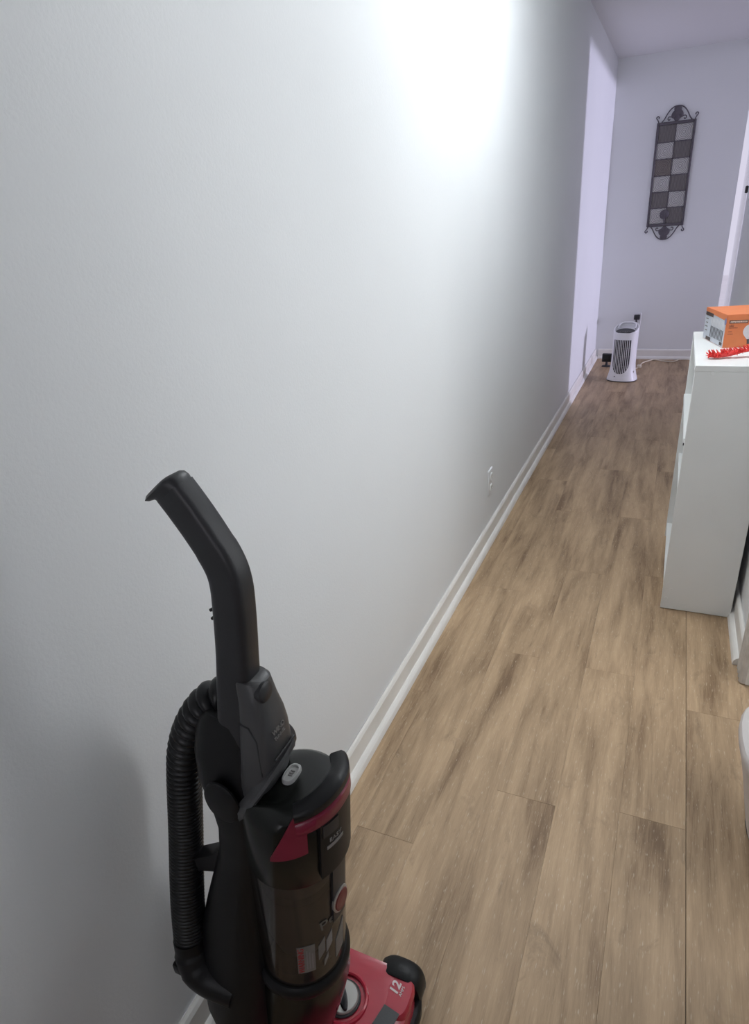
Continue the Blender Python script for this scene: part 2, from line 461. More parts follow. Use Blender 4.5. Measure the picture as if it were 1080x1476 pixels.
# ---------------------------------------------------------------- wall outlets
def outlet(name, base, face, label):
    """face: outward normal; plate in the wall plane"""
    o = empty(name, base, label, 'outlet')
    n = Vector(face); u = Vector((0, 0, 1)).cross(n); up = Vector((0, 0, 1))
    def rr(w, h, r, k=4):
        pts = []
        for cx_, cy_, a0 in ((w / 2 - r, h / 2 - r, 0), (-w / 2 + r, h / 2 - r, 90), (-w / 2 + r, -h / 2 + r, 180), (w / 2 - r, -h / 2 + r, 270)):
            for i in range(k + 1):
                a = math.radians(a0 + 90 * i / k); pts.append((cx_ + r * math.cos(a), cy_ + r * math.sin(a)))
        return pts
    b = bmesh.new()
    P0, P1 = rr(0.072, 0.118, 0.006), rr(0.066, 0.112, 0.006)
    loft(b, [[u * a + up * c for a, c in P0], [u * a + up * c + n * 0.003 for a, c in P0], [u * a + up * c + n * 0.0065 for a, c in P1]])
    obj('cover_plate', b, M_whitep, o)
    for dz in (0.026, -0.026):
        b = bmesh.new()
        prism(b, rr(0.034, 0.030, 0.010), up * dz + n * 0.006, u, up, n, 0.004)
        r = obj('receptacle', b, M_white, o)
        b = bmesh.new()
        for du in (-0.0065, 0.0065):
            prism(b, [(-0.0012 + du, -0.002), (0.0012 + du, -0.002), (0.0012 + du, 0.007), (-0.0012 + du, 0.007)], up * dz + n * 0.0098, u, up, n, 0.0005)
        prism(b, [(0.0025 * math.cos(k * PI / 4), -0.008 + 0.0025 * math.sin(k * PI / 4)) for k in range(8)], up * dz + n * 0.0098, u, up, n, 0.0005)
        obj('slots', b, M_blackm, r)
    b = bmesh.new(); cyl(b, n * 0.006, n, 0.0035, 0.003, 0.0015, 12); obj('screw', b, M_metal, o)
    return o
outlet('wall_outlet', (WL, 2.61, 0.282), (1, 0, 0), 'white double wall outlet low on the long left wall')
outlet('wall_outlet', (-0.300, YF, 0.365), (0, -1, 0), 'white wall outlet with a black plug on the far wall behind the heater')

# ---------------------------------------------------------------- bookcase
CX0, CX1, CY0, CY1, CZ = 0.085, 0.313, 2.22, 2.85, 0.882
bc = empty('bookcase', ((CX0 + CX1) / 2, (CY0 + CY1) / 2, 0), 'white laminate three-shelf bookcase standing against the right wall', 'bookcase')
ox, oy = (CX0 + CX1) / 2, (CY0 + CY1) / 2
def bpart(name, x0, x1, y0, y1, z0, z1, m=M_white, bv=0.0012):
    b = bmesh.new(); box(b, x0 - ox, x1 - ox, y0 - oy, y1 - oy, z0, z1, bv); return obj(name, b, m, bc, True)
sp = bpart('side_panel', CX0, CX1, CY0, CY0 + 0.016, 0.002, CZ - 0.018)
bpart('side_panel', CX0, CX1, CY1 - 0.016, CY1, 0.002, CZ - 0.018)
bpart('top_panel', CX0 - 0.001, CX1, CY0 - 0.001, CY1 + 0.001, CZ - 0.018, CZ)
bpart('shelf', CX0 - 0.004, CX1 - 0.006, CY0 + 0.0165, CY1 - 0.0165, 0.627, 0.643)
bpart('shelf', CX0 + 0.008, CX1 - 0.006, CY0 + 0.0165, CY1 - 0.0165, 0.376, 0.392)
bpart('shelf', CX0 + 0.002, CX1 - 0.006, CY0 + 0.0165, CY1 - 0.0165, 0.052, 0.068)
bpart('plinth', CX0 + 0.012, CX0 + 0.026, CY0 + 0.0165, CY1 - 0.0165, 0.002, 0.0515)
bpart('back_panel', CX1 - 0.005, CX1 - 0.001, CY0 + 0.0165, CY1 - 0.0165, 0.002, CZ - 0.0185)
bpart('shelf_clip', CX0 - 0.003, CX0 + 0.004, CY0 + 0.018, CY0 + 0.024, 0.618, 0.6268, M_blackm, 0.0005)
for x, z in ((0.137, 0.858), (0.113, 0.082), (0.100, 0.045), (0.284, 0.074), (0.262, 0.858)):
    b = bmesh.new(); cyl(b, (x - ox, CY0 - oy + 0.001, z), (0, -1, 0), 0.0065, 0.006, 0.0022, 16, 0.0007); obj('screw_cap', b, M_white, bc)

# ---------------------------------------------------------------- light-bulb carton on the bookcase
P0 = Vector((0.169, 2.507, 0)); PL = Vector((0.113, 2.715, 0))
eL = (PL - P0); LL = eL.length; eL.normalize()          # along the white side
eR = Vector((eL.y, -eL.x, 0))                            # along the orange side
LR = 0.165; BH = 0.108
bx = empty('light_bulb_box', (P0.x, P0.y, CZ), 'orange and white light bulb carton standing on top of the white bookcase', 'box')
up = Vector((0, 0, 1))
def on_left(a, b_, d=0.0): return eL * a + up * b_ - eR * d
def on_right(a, b_, d=0.0): return eR * a + up * b_ - eL * d
# one folded card body: five faces, each side printed in its own colour
b = bmesh.new()
c0, c1, c2, c3 = Vector(), eL * LL, eL * LL + eR * LR, eR * LR
vs = [b.verts.new(p + up * z) for z in (0.0005, BH) for p in (c0, c1, c2, c3)]
for idx, mi in (((0, 1, 5, 4), 1), ((1, 2, 6, 5), 0), ((2, 3, 7, 6), 1), ((3, 0, 4, 7), 0), ((4, 5, 6, 7), 0), ((3, 2, 1, 0), 0)):
    b.faces.new([vs[i] for i in idx]).material_index = mi
bmesh.ops.bevel(b, geom=b.edges[:], offset=0.0012, segments=2, affect='EDGES')
obj('carton', b, [M_orange, M_card], bx)
def flat(name, pts, fn, m, d=0.0003, parent=bx, th=0.0004):
    b = bmesh.new()
    loft(b, [[fn(a, c, d) for a, c in pts], [fn(a, c, d + th) for a, c in pts]])
    return obj(name, b, m, parent, False)
def rect(a0, a1, b0, b1): return [(a0, b0), (a1, b0), (a1, b1), (a0, b1)]
flat('orange_band', [(0.001, BH - 0.020), (LL - 0.001, BH - 0.012), (LL - 0.001, BH - 0.0005), (0.001, BH - 0.0005)], on_left, M_orange)
flat('printed_panel', rect(LL - 0.085, LL - 0.004, BH - 0.025, BH - 0.013), on_left, M_cardd, 0.0008)
flat('printed_panel', rect(LL - 0.085, LL - 0.036, 0.003, 0.014), on_left, M_cardd, 0.0008)
flat('printed_panel', rect(0.010, 0.035, 0.006, 0.016), on_left, M_cardd, 0.0008)
for k in range(10):                                     # the printed row of ten bulbs
    a = 0.018 + k * 0.0135
    w = 0.0052
    flat('printed_bulb', [(a - w * .55, 0.0545), (a + w * .55, 0.0545), (a + w, 0.070), (a + w * .7, 0.081), (a, 0.084), (a - w * .7, 0.081), (a - w, 0.070)], on_left, M_bulbw, 0.0005)
    flat('printed_bulb_base', [(a - w * .5, 0.018), (a + w * .5, 0.018), (a + w * .62, 0.054), (a - w * .62, 0.054)], on_left, M_bulbd, 0.0005)
for k in range(4):
    flat('printed_line', rect(LL - 0.036, LL - 0.012 - 0.006 * (k % 2), 0.070 - k * 0.013, 0.074 - k * 0.013), on_left, M_printg, 0.0005)
flat('blue_seal', [(0.004 + 0.009 * math.cos(t * PI / 6), BH - 0.022 + 0.011 * math.sin(t * PI / 6)) for t in range(12)], on_left, mat('blue_print', (0.23, 0.25, 0.42), 0.5, vary=(40, 0.05)), 0.0011)
flat('printed_panel', rect(0.010, 0.068, BH - 0.028, BH - 0.018), on_right, M_cardd)
M_r = Matrix.Identity(4)
def rtext(s, size, a, c, m, name='printed_words'):
    text_mesh(name, s, size, m, None, bx, 0.0002, wrap=lambda p: on_right(a + p.x, c + p.y, 0.0008 + p.z))
flat('pale_stripe', rect(0.013, 0.065, BH - 0.0255, BH - 0.0205), on_right, mat('faded_print', (0.55, 0.42, 0.34), 0.5, vary=(220, 0.5)), 0.0008, th=0.0002)
rtext('LED', 0.009, 0.018, BH - 0.036, M_cardd)
for k, (w, z) in enumerate(((0.028, 0.064), (0.012, 0.052), (0.016, 0.044))):
    flat('printed_line', rect(0.010, 0.010 + w, z, z + 0.003), on_right, mat('brown_print', (0.42, 0.12, 0.05), 0.5, vary=(200, 0.4)), 0.0005)
ca, cb = 0.083, 0.053
flat('printed_bulb', [(ca + 0.026 * math.cos(math.radians(t)), cb + 0.024 * math.sin(math.radians(t))) for t in range(-30, 211, 16)] + [(ca - 0.011, cb - 0.026), (ca + 0.011, cb - 0.026)], on_right, M_bulbw, 0.0005)
flat('printed_bulb_base', [(ca - 0.010, cb - 0.026), (ca + 0.010, cb - 0.026), (ca + 0.008, cb - 0.042), (ca - 0.008, cb - 0.042)], on_right, M_bulbd, 0.0005)

# ---------------------------------------------------------------- red bristled strip in front of the carton
rs = empty('bristle_brush', (0.185, 2.335, CZ), 'red bristled strip brush lying on the bookcase top before the orange carton', 'brush')
b = bmesh.new()
pth = catmull([(-0.060, -0.012, 0.010), (-0.020, 0.000, 0.012), (0.030, 0.020, 0.018), (0.085, 0.048, 0.026), (0.125, 0.068, 0.030)], 6)
tube(b, pth, [0.005 + 0.004 * math.sin(PI * min(1, i / 12)) if i < 16 else 0.007 for i in range(len(pth))], 8)
obj('core', b, M_redfl, rs)
b = bmesh.new()
rr_ = random.Random(3)
for i in range(0, len(pth) - 4):
    for q in range(9):
        p = pth[i].lerp(pth[i + 1], rr_.random())
        d = (pth[i + 1] - pth[i]).normalized()
        n1 = Vector((-d.y, d.x, 0)).normalized(); n2 = Vector((0, 0, 1))
        ang = rr_.uniform(-0.3, PI + 0.3)
        tip = p + (n1 * math.cos(ang) * 0.018 + n2 * max(math.sin(ang) * 0.019, -0.006)) - d * 0.010
        tip.z = max(tip.z, 0.002)
        tube(b, [p, tip], [0.0024, 0.0010], 4)
tube(b, [(-0.060, -0.012, 0.010), (-0.064, -0.013, 0.004)], 0.003, 6)
o = obj('bristles', b, M_redfl, rs); o['kind'] = 'stuff'

# ---------------------------------------------------------------- wall art on the far wall
wa = empty('wall_plaque', (-0.152, YF - 0.004, 1.55), 'tall iron wall plaque of twelve light and dark chequered squares with scrolled ends', 'wall art')
HW, HT, HB = 0.150, 0.395, -0.395
b = bmesh.new()
for x0, x1, z0, z1 in ((-HW, -HW + 0.018, HB, HT), (HW - 0.018, HW, HB, HT), (-HW + 0.018, HW - 0.018, HT - 0.022, HT), (-HW + 0.018, HW - 0.018, HB, HB + 0.022)):
    box(b, x0, x1, -0.020, -0.004, z0, z1, 0.003)
obj('frame', b, M_iron, wa)
def tile_mat(name, c1, c2, rings):
    m = bpy.data.materials.new(name); m.use_nodes = True
    nt = m.node_tree; bs = nt.nodes['Principled BSDF']
    tc = nt.nodes.new('ShaderNodeTexCoord')
    w = nt.nodes.new('ShaderNodeTexWave')
    w.wave_type = 'RINGS' if rings else 'BANDS'
    if rings: w.rings_direction = 'Y'
    w.inputs['Scale'].default_value = 26 if rings else 30; w.inputs['Distortion'].default_value = 1.6 if rings else 3.0
    w.inputs['Detail'].default_value = 2
    nt.links.new(tc.outputs['Object'], w.inputs['Vector'])
    r = nt.nodes.new('ShaderNodeValToRGB'); r.color_ramp.elements[0].color = (*c1, 1); r.color_ramp.elements[1].color = (*c2, 1)
    nt.links.new(w.outputs['Fac'], r.inputs[0]); nt.links.new(r.outputs['Color'], bs.inputs['Base Color'])
    bp = nt.nodes.new('ShaderNodeBump'); bp.inputs['Strength'].default_value = 0.5; bp.inputs['Distance'].default_value = 0.003
    nt.links.new(w.outputs['Fac'], bp.inputs['Height']); nt.links.new(bp.outputs['Normal'], bs.inputs['Normal'])
    bs.inputs['Roughness'].default_value = 0.45; bs.inputs['Metallic'].default_value = 0.15
    return m
M_tl = tile_mat('pale_ringed_metal', (0.24, 0.235, 0.23), (0.56, 0.55, 0.54), True)
M_td = tile_mat('dark_hammered_metal', (0.085, 0.078, 0.078), (0.19, 0.175, 0.17), False)
M_tb = tile_mat('brown_hammered_metal', (0.10, 0.088, 0.082), (0.21, 0.18, 0.165), True)
tw = (2 * HW - 0.036) / 2; th_ = (HT - HB - 0.044) / 6
for r in range(6):
    for c in range(2):
        dark = (r + c) % 2 == 0
        b = bmesh.new()
        # gently pillowed square with drawn-in sides
        n = 8
        g = []
        for i in range(n + 1):
            row = []
            for j in range(n + 1):
                u, v = i / n * 2 - 1, j / n * 2 - 1
                pin = 0.93 if not dark else 0.985
                x = u * tw / 2 * (pin + (1 - pin) * v * v); z = v * th_ / 2 * (pin + (1 - pin) * u * u)
                row.append(b.verts.new((x, -0.010 - 0.006 * (1 - u * u) * (1 - v * v) * (0 if dark else 1), z)))
            g.append(row)
        for i in range(n):
            for j in range(n): b.faces.new((g[i][j], g[i + 1][j], g[i + 1][j + 1], g[i][j + 1]))
        o = obj('square_panel', b, (M_tb if (r == 2 and c == 0) else M_td) if dark else M_tl, wa)
        o.location = (-tw / 2 + c * tw, 0, HT - 0.022 - th_ * (r + 0.5))
        o['label'] = 'dark square panel' if dark else 'pale ringed square panel'
b = bmesh.new()
for k in range(1, 6): box(b, -HW + 0.016, HW - 0.016, -0.013, -0.005, HT - 0.022 - th_ * k - 0.004, HT - 0.022 - th_ * k + 0.004)
box(b, -0.004, 0.004, -0.013, -0.005, HB + 0.02, HT - 0.02)
obj('lattice', b, M_iron, wa)
def scroll(sgn):
    z0 = HT if sgn > 0 else HB
    b = bmesh.new()
    for s in (-1, 1):
        pts = [(s * (HW - 0.035), 0), (s * (HW - 0.052), 0.02), (s * 0.075, 0.060), (s * 0.052, 0.088), (s * 0.025, 0.104), (0, 0.107)]
        tube(b, catmull([(x, -0.012, z0 + sgn * z) for x, z in pts], 5), 0.0045, 8)
        # corner curl
        pc = [(s * (HW - 0.004 + 0.016 * math.cos(t) * (1 - 0.10 * k) - 0.006), 0.020 + 0.018 * math.sin(t) * (1 - 0.10 * k)) for k, t in enumerate([-1.9, -0.9, 0.0, 0.9, 1.8, 2.6])]
        pc = [(s * (HW - 0.012), 0.0), (s * (HW - 0.004), 0.018), (s * (HW + 0.008), 0.036), (s * (HW - 0.002), 0.046), (s * (HW - 0.012), 0.038), (s * (HW - 0.008), 0.030)]
        tube(b, catmull([(x, -0.012, z0 + sgn * z) for x, z in pc], 5), 0.0042, 8)
        pi = [(s * 0.012, 0.012), (s * 0.040, 0.030), (s * 0.062, 0.034), (s * 0.070, 0.020), (s * 0.060, 0.010), (s * 0.052, 0.018)]
        tube(b, catmull([(x, -0.012, z0 + sgn * z) for x, z in pi], 4), 0.0038, 6)
    obj('scroll_rail', b, M_iron, wa)
    # cast leaf: overlapping lobes with veins
    b = bmesh.new()
    for (lx, lz, a, bb, rot) in ((0, 0.066, 0.030, 0.040, 0), (-0.022, 0.050, 0.022, 0.032, 0.55), (0.022, 0.050, 0.022, 0.032, -0.55), (-0.012, 0.088, 0.018, 0.020, 0.4), (0.012, 0.088, 0.018, 0.020, -0.4), (0, 0.020, 0.024, 0.022, 0)):
        t = bmesh.new()
        bmesh.ops.create_uvsphere(t, u_segments=14, v_segments=8, radius=1)
        R = Matrix.Translation((lx, -0.014, z0 + sgn * lz)) @ Matrix.Rotation(rot * sgn, 4, 'Y') @ Matrix.Diagonal((a, 0.007, bb, 1))
        merge(b, t, 0, R)
    for k in range(-2, 3): tube(b, [(0, -0.020, z0 + sgn * 0.03), (k * 0.014, -0.019, z0 + sgn * (0.085 - abs(k) * 0.012))], [0.0028, 0.0015], 6)
    obj('leaf_casting', b, M_iron, wa)
scroll(1); scroll(-1)
b = bmesh.new()
t = bmesh.new(); bmesh.ops.create_uvsphere(t, u_segments=18, v_segments=10, radius=1)
merge(b, t, 0, Matrix.Translation((-0.014, -0.018, HB + 0.022 + th_ * 0.58)) @ Matrix.Diagonal((0.038, 0.012, 0.038, 1)))
tube(b, [(-0.014, -0.026, HB + 0.075), (-0.010, -0.022, HB + 0.02)], [0.006, 0.004], 8)
for k in range(5):
    a = k * 2 * PI / 5 + .3; tube(b, [(-0.014, -0.029, HB + 0.022 + th_ * .58), (-0.014 + 0.032 * math.cos(a), -0.024, HB + 0.022 + th_ * .58 + 0.032 * math.sin(a))], [0.004, 0.002], 6)
o = obj('medallion', b, M_iron, wa); o['label'] = 'dark round medallion'

# ---------------------------------------------------------------- tower heater
fn_ = empty('tower_heater', (-0.332, 5.87, 0), 'small white tower heater with a black slatted grille on the far floor', 'heater', rotz=math.radians(-13))
def fprof(z):
    # half width, half depth
    K = [(0.0, 0.122, 0.105), (0.02, 0.120, 0.103), (0.05, 0.111, 0.096), (0.09, 0.102, 0.089), (0.14, 0.097, 0.085), (0.25, 0.095, 0.083), (0.36, 0.097, 0.085), (0.46, 0.099, 0.087)]
    for (z0, a0, b0), (z1, a1, b1) in zip(K, K[1:]):
        if z <= z1:
            t = (z - z0) / (z1 - z0); return a0 + (a1 - a0) * t, b0 + (b1 - b0) * t
    return K[-1][1:]
b = bmesh.new()
rings = []
NN = 48
for z in (0.008, 0.02, 0.035, 0.05, 0.07, 0.09, 0.115, 0.14, 0.2, 0.26, 0.32, 0.37, 0.40):
    a, c = fprof(z)
    rings.append(hring(0, 0, z, a, c, 2.4, NN))
a, c = fprof(0.44)
def toprim(f, dz=0.0):     # slanted top: low at the front (-Y), high at the back
    return [Vector((u * f, v * f, 0.425 + dz + 0.45 * v * f)) for u, v in supere(NN, a, c, 2.4)]
rings += [toprim(1.0), toprim(0.97, 0.006), toprim(0.88, 0.004), toprim(0.82, -0.018)]
loft(b, rings)
obj('housing', b, M_whitep, fn_)
b = bmesh.new()
loft(b, [hring(0, 0, 0.0, 0.118, 0.101, 2.4, NN), hring(0, 0, 0.009, 0.124, 0.107, 2.4, NN)]); obj('foot', b, M_grey, fn_)
# control panel set into the slanted top
b = bmesh.new()
loft(b, [[Vector((u * .78, v * .5 - 0.025, 0.4085 + 0.45 * (v * .5 - 0.025) + d)) for u, v in supere(24, a, c, 2.2)] for d in (-0.004, 0.006)]); obj('control_panel', b, M_grey, fn_)
b = bmesh.new()
for k in range(5): cyl(b, (-0.036 + k * 0.018, -0.030, 0.402), (0, -0.4, 1), 0.005, 0.0045, 0.004, 10)
obj('buttons', b, M_label, fn_)
# carrying handle bridge at the back of the top
b = bmesh.new()
tube(b, catmull([(-0.070, 0.005, 0.425), (-0.062, 0.045, 0.452), (-0.03, 0.066, 0.463), (0.03, 0.066, 0.463), (0.062, 0.045, 0.452), (0.070, 0.005, 0.425)], 5), 0.007, 8); obj('handle', b, M_whitep, fn_)
# grille opening with rounded lower end, louvres inside
def front_pt(x, z, off):
    a_, c_ = fprof(z)
    k = max(0.0, 1 - abs(x / a_) ** 2.4)
    return Vector((x, -(c_ * k ** (1 / 2.4)) - off, z))
def gw(z):   # half width of the opening
    if z > 0.15: return 0.068
    return 0.068 * math.sqrt(max(0, 1 - ((0.15 - z) / 0.085) ** 2))
b = bmesh.new()
rows = [0.068, 0.075, 0.085, 0.10, 0.12, 0.15, 0.19, 0.23, 0.27, 0.31, 0.345]
g = []
for z in rows: g.append([b.verts.new(front_pt(gw(z) * (i / 8 - 1), z, 0.0012)) for i in range(17)])
for r0, r1 in zip(g, g[1:]):
    for i in range(16): b.faces.new((r0[i], r0[i + 1], r1[i + 1], r1[i]))
obj('grille_opening', b, M_blackm, fn_)
for i in range(-4, 5):
    x = i * 0.0142
    zlo = 0.068
    while gw(zlo) < abs(x) + 0.002: zlo += 0.004
    b = bmesh.new()
    tube(b, [front_pt(x, zlo + (0.343 - zlo) * k / 6, 0.003) for k in range(7)], 0.0026, 6)
    obj('slat', b, M_whitep, fn_)
for z in (0.13, 0.21, 0.28):
    b = bmesh.new(); tube(b, [front_pt(gw(z) * (k / 6 - 1), z, 0.0035) for k in range(13)], 0.0022, 5); obj('cross_bar', b, M_label, fn_)
b = bmesh.new()
pts = [front_pt(gw(z), z, 0.001) for z in rows]; pts2 = [front_pt(-gw(z), z, 0.001) for z in rows]
tube(b, [pts[-1]] + pts[::-1] + pts2 + [pts2[-1]], 0.004, 6)
tube(b, [front_pt(0.068 * (k / 8 - 1), 0.347, 0.001) for k in range(17)], 0.004, 6)
obj('grille_rim', b, M_whitep, fn_)
b = bmesh.new(); cyl(b, front_pt(-0.035, 0.045, -0.001), (0, -1, 0.3), 0.005, 0.004, 0.004, 10); obj('indicator', b, M_blackm, fn_)
b = bmesh.new()
for k in range(2):
    p = Vector((fprof(0.085)[0] * 0.93, -0.030 + k * 0.022, 0.078)); box(b, p.x - 0.002, p.x + 0.006, p.y - 0.008, p.y + 0.008, 0.070, 0.088, 0.001)
obj('rating_marks', b, M_printg, fn_)

# ---------------------------------------------------------------- plug, cords and the small black clock behind the heater
pl = empty('power_adapter', (-0.298, YF - 0.0095, 0.391), 'black plug adapter in the far wall outlet above the white heater', 'plug')
b = bmesh.new(); box(b, -0.028, 0.024, -0.046, -0.002, -0.022, 0.020, 0.006, 2); obj('adapter_body', b, M_blackm, pl)
b = bmesh.new(); cyl(b, (-0.006, -0.026, -0.021), (0.1, 0, -1), 0.009, 0.006, 0.028, 12, 0.001); obj('strain_relief', b, M_grey, pl)
b = bmesh.new(); tube(b, catmull([(-0.004, -0.026, -0.048), (-0.012, -0.035, -0.12), (-0.030, -0.05, -0.26), (-0.030, -0.09, -0.375), (-0.010, -0.16, -0.386), (0.015, -0.26, -0.386), (0.02, -0.36, -0.386), (-0.01, -0.44, -0.386)], 6), 0.0042, 8); obj('cord', b, M_blackm, pl)
cc = empty('extension_cord', (-0.19, 6.50, 0), 'cream coloured cord lying along the far floor right of the heater', 'cord')
b = bmesh.new(); tube(b, catmull([(-0.075, -0.25, 0.006), (-0.030, -0.12, 0.006), (-0.015, 0.04, 0.006), (0.03, 0.14, 0.006), (0.085, 0.205, 0.006), (0.16, 0.15, 0.006), (0.23, 0.12, 0.006), (0.268, 0.15, 0.006), (0.29, 0.20, 0.006)], 6), 0.0055, 8); obj('cable', b, M_cream, cc)
b = bmesh.new(); box(b, -0.05, -0.012, -0.175, -0.10, 0.0005, 0.024, 0.006, 2); obj('socket_block', b, M_cream, cc)
dv = empty('desk_clock', (-0.508, 6.40, 0), 'small black square device on a stand on the floor behind the heater', 'device', rotz=math.radians(-6))
b = bmesh.new(); loft(b, [hring(0, 0, 0, 0.042, 0.032, 3, 24), hring(0, 0, 0.010, 0.038, 0.028, 3, 24)]); obj('foot', b, M_blackm, dv)
b = bmesh.new(); cyl(b, (0, 0, 0.009), (0, 0.05, 1), 0.012, 0.010, 0.035, 14); obj('stem', b, M_blackm, dv)
b = bmesh.new(); box(b, -0.043, 0.043, -0.014, 0.018, 0.042, 0.118, 0.006, 2); obj('case', b, M_blackm, dv)
b = bmesh.new(); box(b, -0.036, 0.036, -0.0155, -0.0135, 0.049, 0.111, 0.001); obj('screen', b, M_blackg, dv)

# ---------------------------------------------------------------- pale bin in the near doorway
tb = empty('waste_bin', (0.427, 1.285, 0), 'pale grey rounded waste bin in the doorway at the right edge', 'bin')
b = bmesh.new()
prof = [(0.128, 0.012), (0.130, 0.02), (0.158, 0.16), (0.176, 0.240), (0.180, 0.247), (0.180, 0.262), (0.176, 0.270), (0.150, 0.290), (0.09, 0.304), (0.01, 0.308)]
rings = [hring(0, 0, z, r, r, 2.6, 36) for r, z in prof[:7]]
loft(b, rings, True, True); obj('bucket', b, M_bin, tb)
b = bmesh.new(); loft(b, [hring(0, 0, z, r, r, 2.6, 36) for r, z in prof[6:]], True, True); obj('lid', b, M_bin, tb)
b = bmesh.new(); cyl(b, (0, 0, 0.0), (0, 0, 1), 0.127, 0.130, 0.012, 30); obj('base_ring', b, M_blackm, tb)

# ---------------------------------------------------------------- upright vacuum cleaner (modelled in place, seen from its right side)
VX, VY = -0.42, 0.505
vac = empty('vacuum_cleaner', (VX, VY, 0), 'red and black upright bagless vacuum cleaner standing by the left wall', 'vacuum cleaner')
O = Vector((VX, VY, 0))
def V(x, y, z): return Vector((x, y, z)) - O
def vobj(name, bm, m, parent=vac, **k):
    return obj(name, bm, m, parent, **k)
def vring(cx, cy, z, a, b_, e=2.0, n=36, tilt=0.0): return [p - O for p in hring(cx, cy, z, a, b_, e, n, tilt)]
def axx(z): return -0.445 + 0.085 * z            # the body leans a little towards its front (+X)

# floor nozzle ------------------------------------------------------------
def nz_outline(inset, n=10):
    x0, x1, y0, y1 = -0.475 + inset, -0.272 - inset, 0.338 + inset, 0.662 - inset
    pts = []
    for cx_, cy_, r, a0 in ((x1 - 0.038, y1 - 0.055, 1, 0), (x0 + 0.02, y1 - 0.02, 0, 90), (x0 + 0.02, y0 + 0.02, 0, 180), (x1 - 0.038, y0 + 0.055, 1, 270)):
        for i in range(n + 1):
            t = math.radians(a0 + 90 * i / n)
            rx, ry = ((0.038, 0.055) if r else (0.02, 0.02))
            pts.append((cx_ + rx * math.cos(t), cy_ + ry * math.sin(t)))
    return pts
def nzring(inset, zf):
    return [V(x, y, zf(x)) for x, y in nz_outline(inset)]
b = bmesh.new()
top = lambda k: (lambda x: k + (0.088 - k) * max(0, min(1, (-0.272 - x) / 0.06)) ** 0.6)
loft(b, [nzring(0.004, lambda x: 0.012), nzring(0.0, lambda x: 0.018), nzring(0.0, lambda x: 0.040), nzring(0.004, lambda x: 0.045)])
nz = vobj('nozzle_base', b, M_black)
b = bmesh.new()
loft(b, [nzring(0.010, lambda x: 0.0455), nzring(0.010, lambda x: 0.052), nzring(0.014, top(0.060)), nzring(0.022, top(0.066)), nzring(0.034, top(0.070)), nzring(0.05, top(0.073))])
nh = vobj('nozzle_housing', b, M_red)
# raised pod along the right front corner
b = bmesh.new()
loft(b, [[V(-0.318 + u, 0.604 + v, 0.0725 + dz) for u, v in supere(32, 0.034 * k, 0.040 * k, 3.2)] for k, dz in ((1.0, 0.0), (0.97, 0.010), (0.88, 0.0145))])
vobj('corner_pod', b, M_red, nh)
# black end caps (rounded wheels of bumper rubber)
for yc in (0.652, 0.348):
    b = bmesh.new()
    s = 1 if yc > 0.5 else -1
    def capring(k, yy): return [V(-0.322 + u * k, yy, 0.047 + v * k) for u, v in supere(28, 0.044, 0.045, 2.6)]
    loft(b, [capring(0.96, yc - s * 0.022), capring(1.0, yc - s * 0.018), capring(1.0, yc + s * 0.010), capring(0.86, yc + s * 0.018)])
    vobj('end_cap', b, M_black)
# height dial: recessed ring, silver knob with a grip bar
dx, dy, dz = -0.400, 0.562, 0.0885
b = bmesh.new()
R1 = []
for r, z in ((0.047, 0.0), (0.046, 0.0045), (0.043, 0.006), (0.0405, 0.0045), (0.040, 0.0005)):
    R1.append([V(dx + r * math.cos(t * PI / 20), dy + r * math.sin(t * PI / 20), dz + z) for t in range(40)])
loft(b, R1, False, False); dr = vobj('dial_ring', b, M_red, nh)
b = bmesh.new()
cyl(b, V(dx, dy, dz - 0.001), (0, 0, 1), 0.033, 0.033, 0.005, 36, 0.001); vobj('dial_gap', b, M_blackm, nh)
b = bmesh.new()
cyl(b, V(dx, dy, dz + 0.003), (0, 0, 1), 0.0295, 0.0285, 0.006, 36, 0.0015); kn = vobj('height_dial', b, M_silver)
b = bmesh.new()
gd = Vector((0.62, -0.78, 0)).normalized(); gp = Vector((-gd.y, gd.x, 0))
ring = lambda k, h: [V(dx, dy, dz + h) + gd * u * k + gp * v * k for u, v in supere(24, 0.027, 0.008, 2.0)]
loft(b, [ring(1.0, 0.0088), ring(0.98, 0.0155), ring(0.85, 0.0175)]); vobj('dial_grip', b, M_char, kn)
# dark window in the nozzle front
b = bmesh.new(); prism(b, [(-0.020, -0.022), (0.010, -0.030), (0.018, 0.010), (-0.012, 0.014)], V(-0.314, 0.566, 0.086), (1, 0, -0.10), (0, 1, 0), (0.1, 0, 1), 0.0035)
vobj('headlight_lens', b, M_char, nh)
Mt = lambda x, y, z, rz: Matrix.Translation(V(x, y, z)) @ Matrix.Rotation(rz, 4, 'Z')
text_mesh('printed_number', '12', 0.023, M_print, Mt(-0.318, 0.613, 0.0875, PI / 2 - 0.08), nh, 0.0004, bold=0.0006, shear=0.15)
text_mesh('printed_word', 'AMPS', 0.0075, M_print, Mt(-0.305, 0.612, 0.0875, PI / 2 - 0.08), nh, 0.0004)
text_mesh('printed_word', 'FLOOR', 0.010, M_print, Mt(-0.425, 0.520, 0.0892, PI / 2 - 0.5), nh, 0.0004)
b = bmesh.new(); cyl(b, V(-0.414, 0.549, 0.0882), (0, 0, 1), 0.0035, 0.0035, 0.001, 14); vobj('printed_dot', b, M_print, nh)

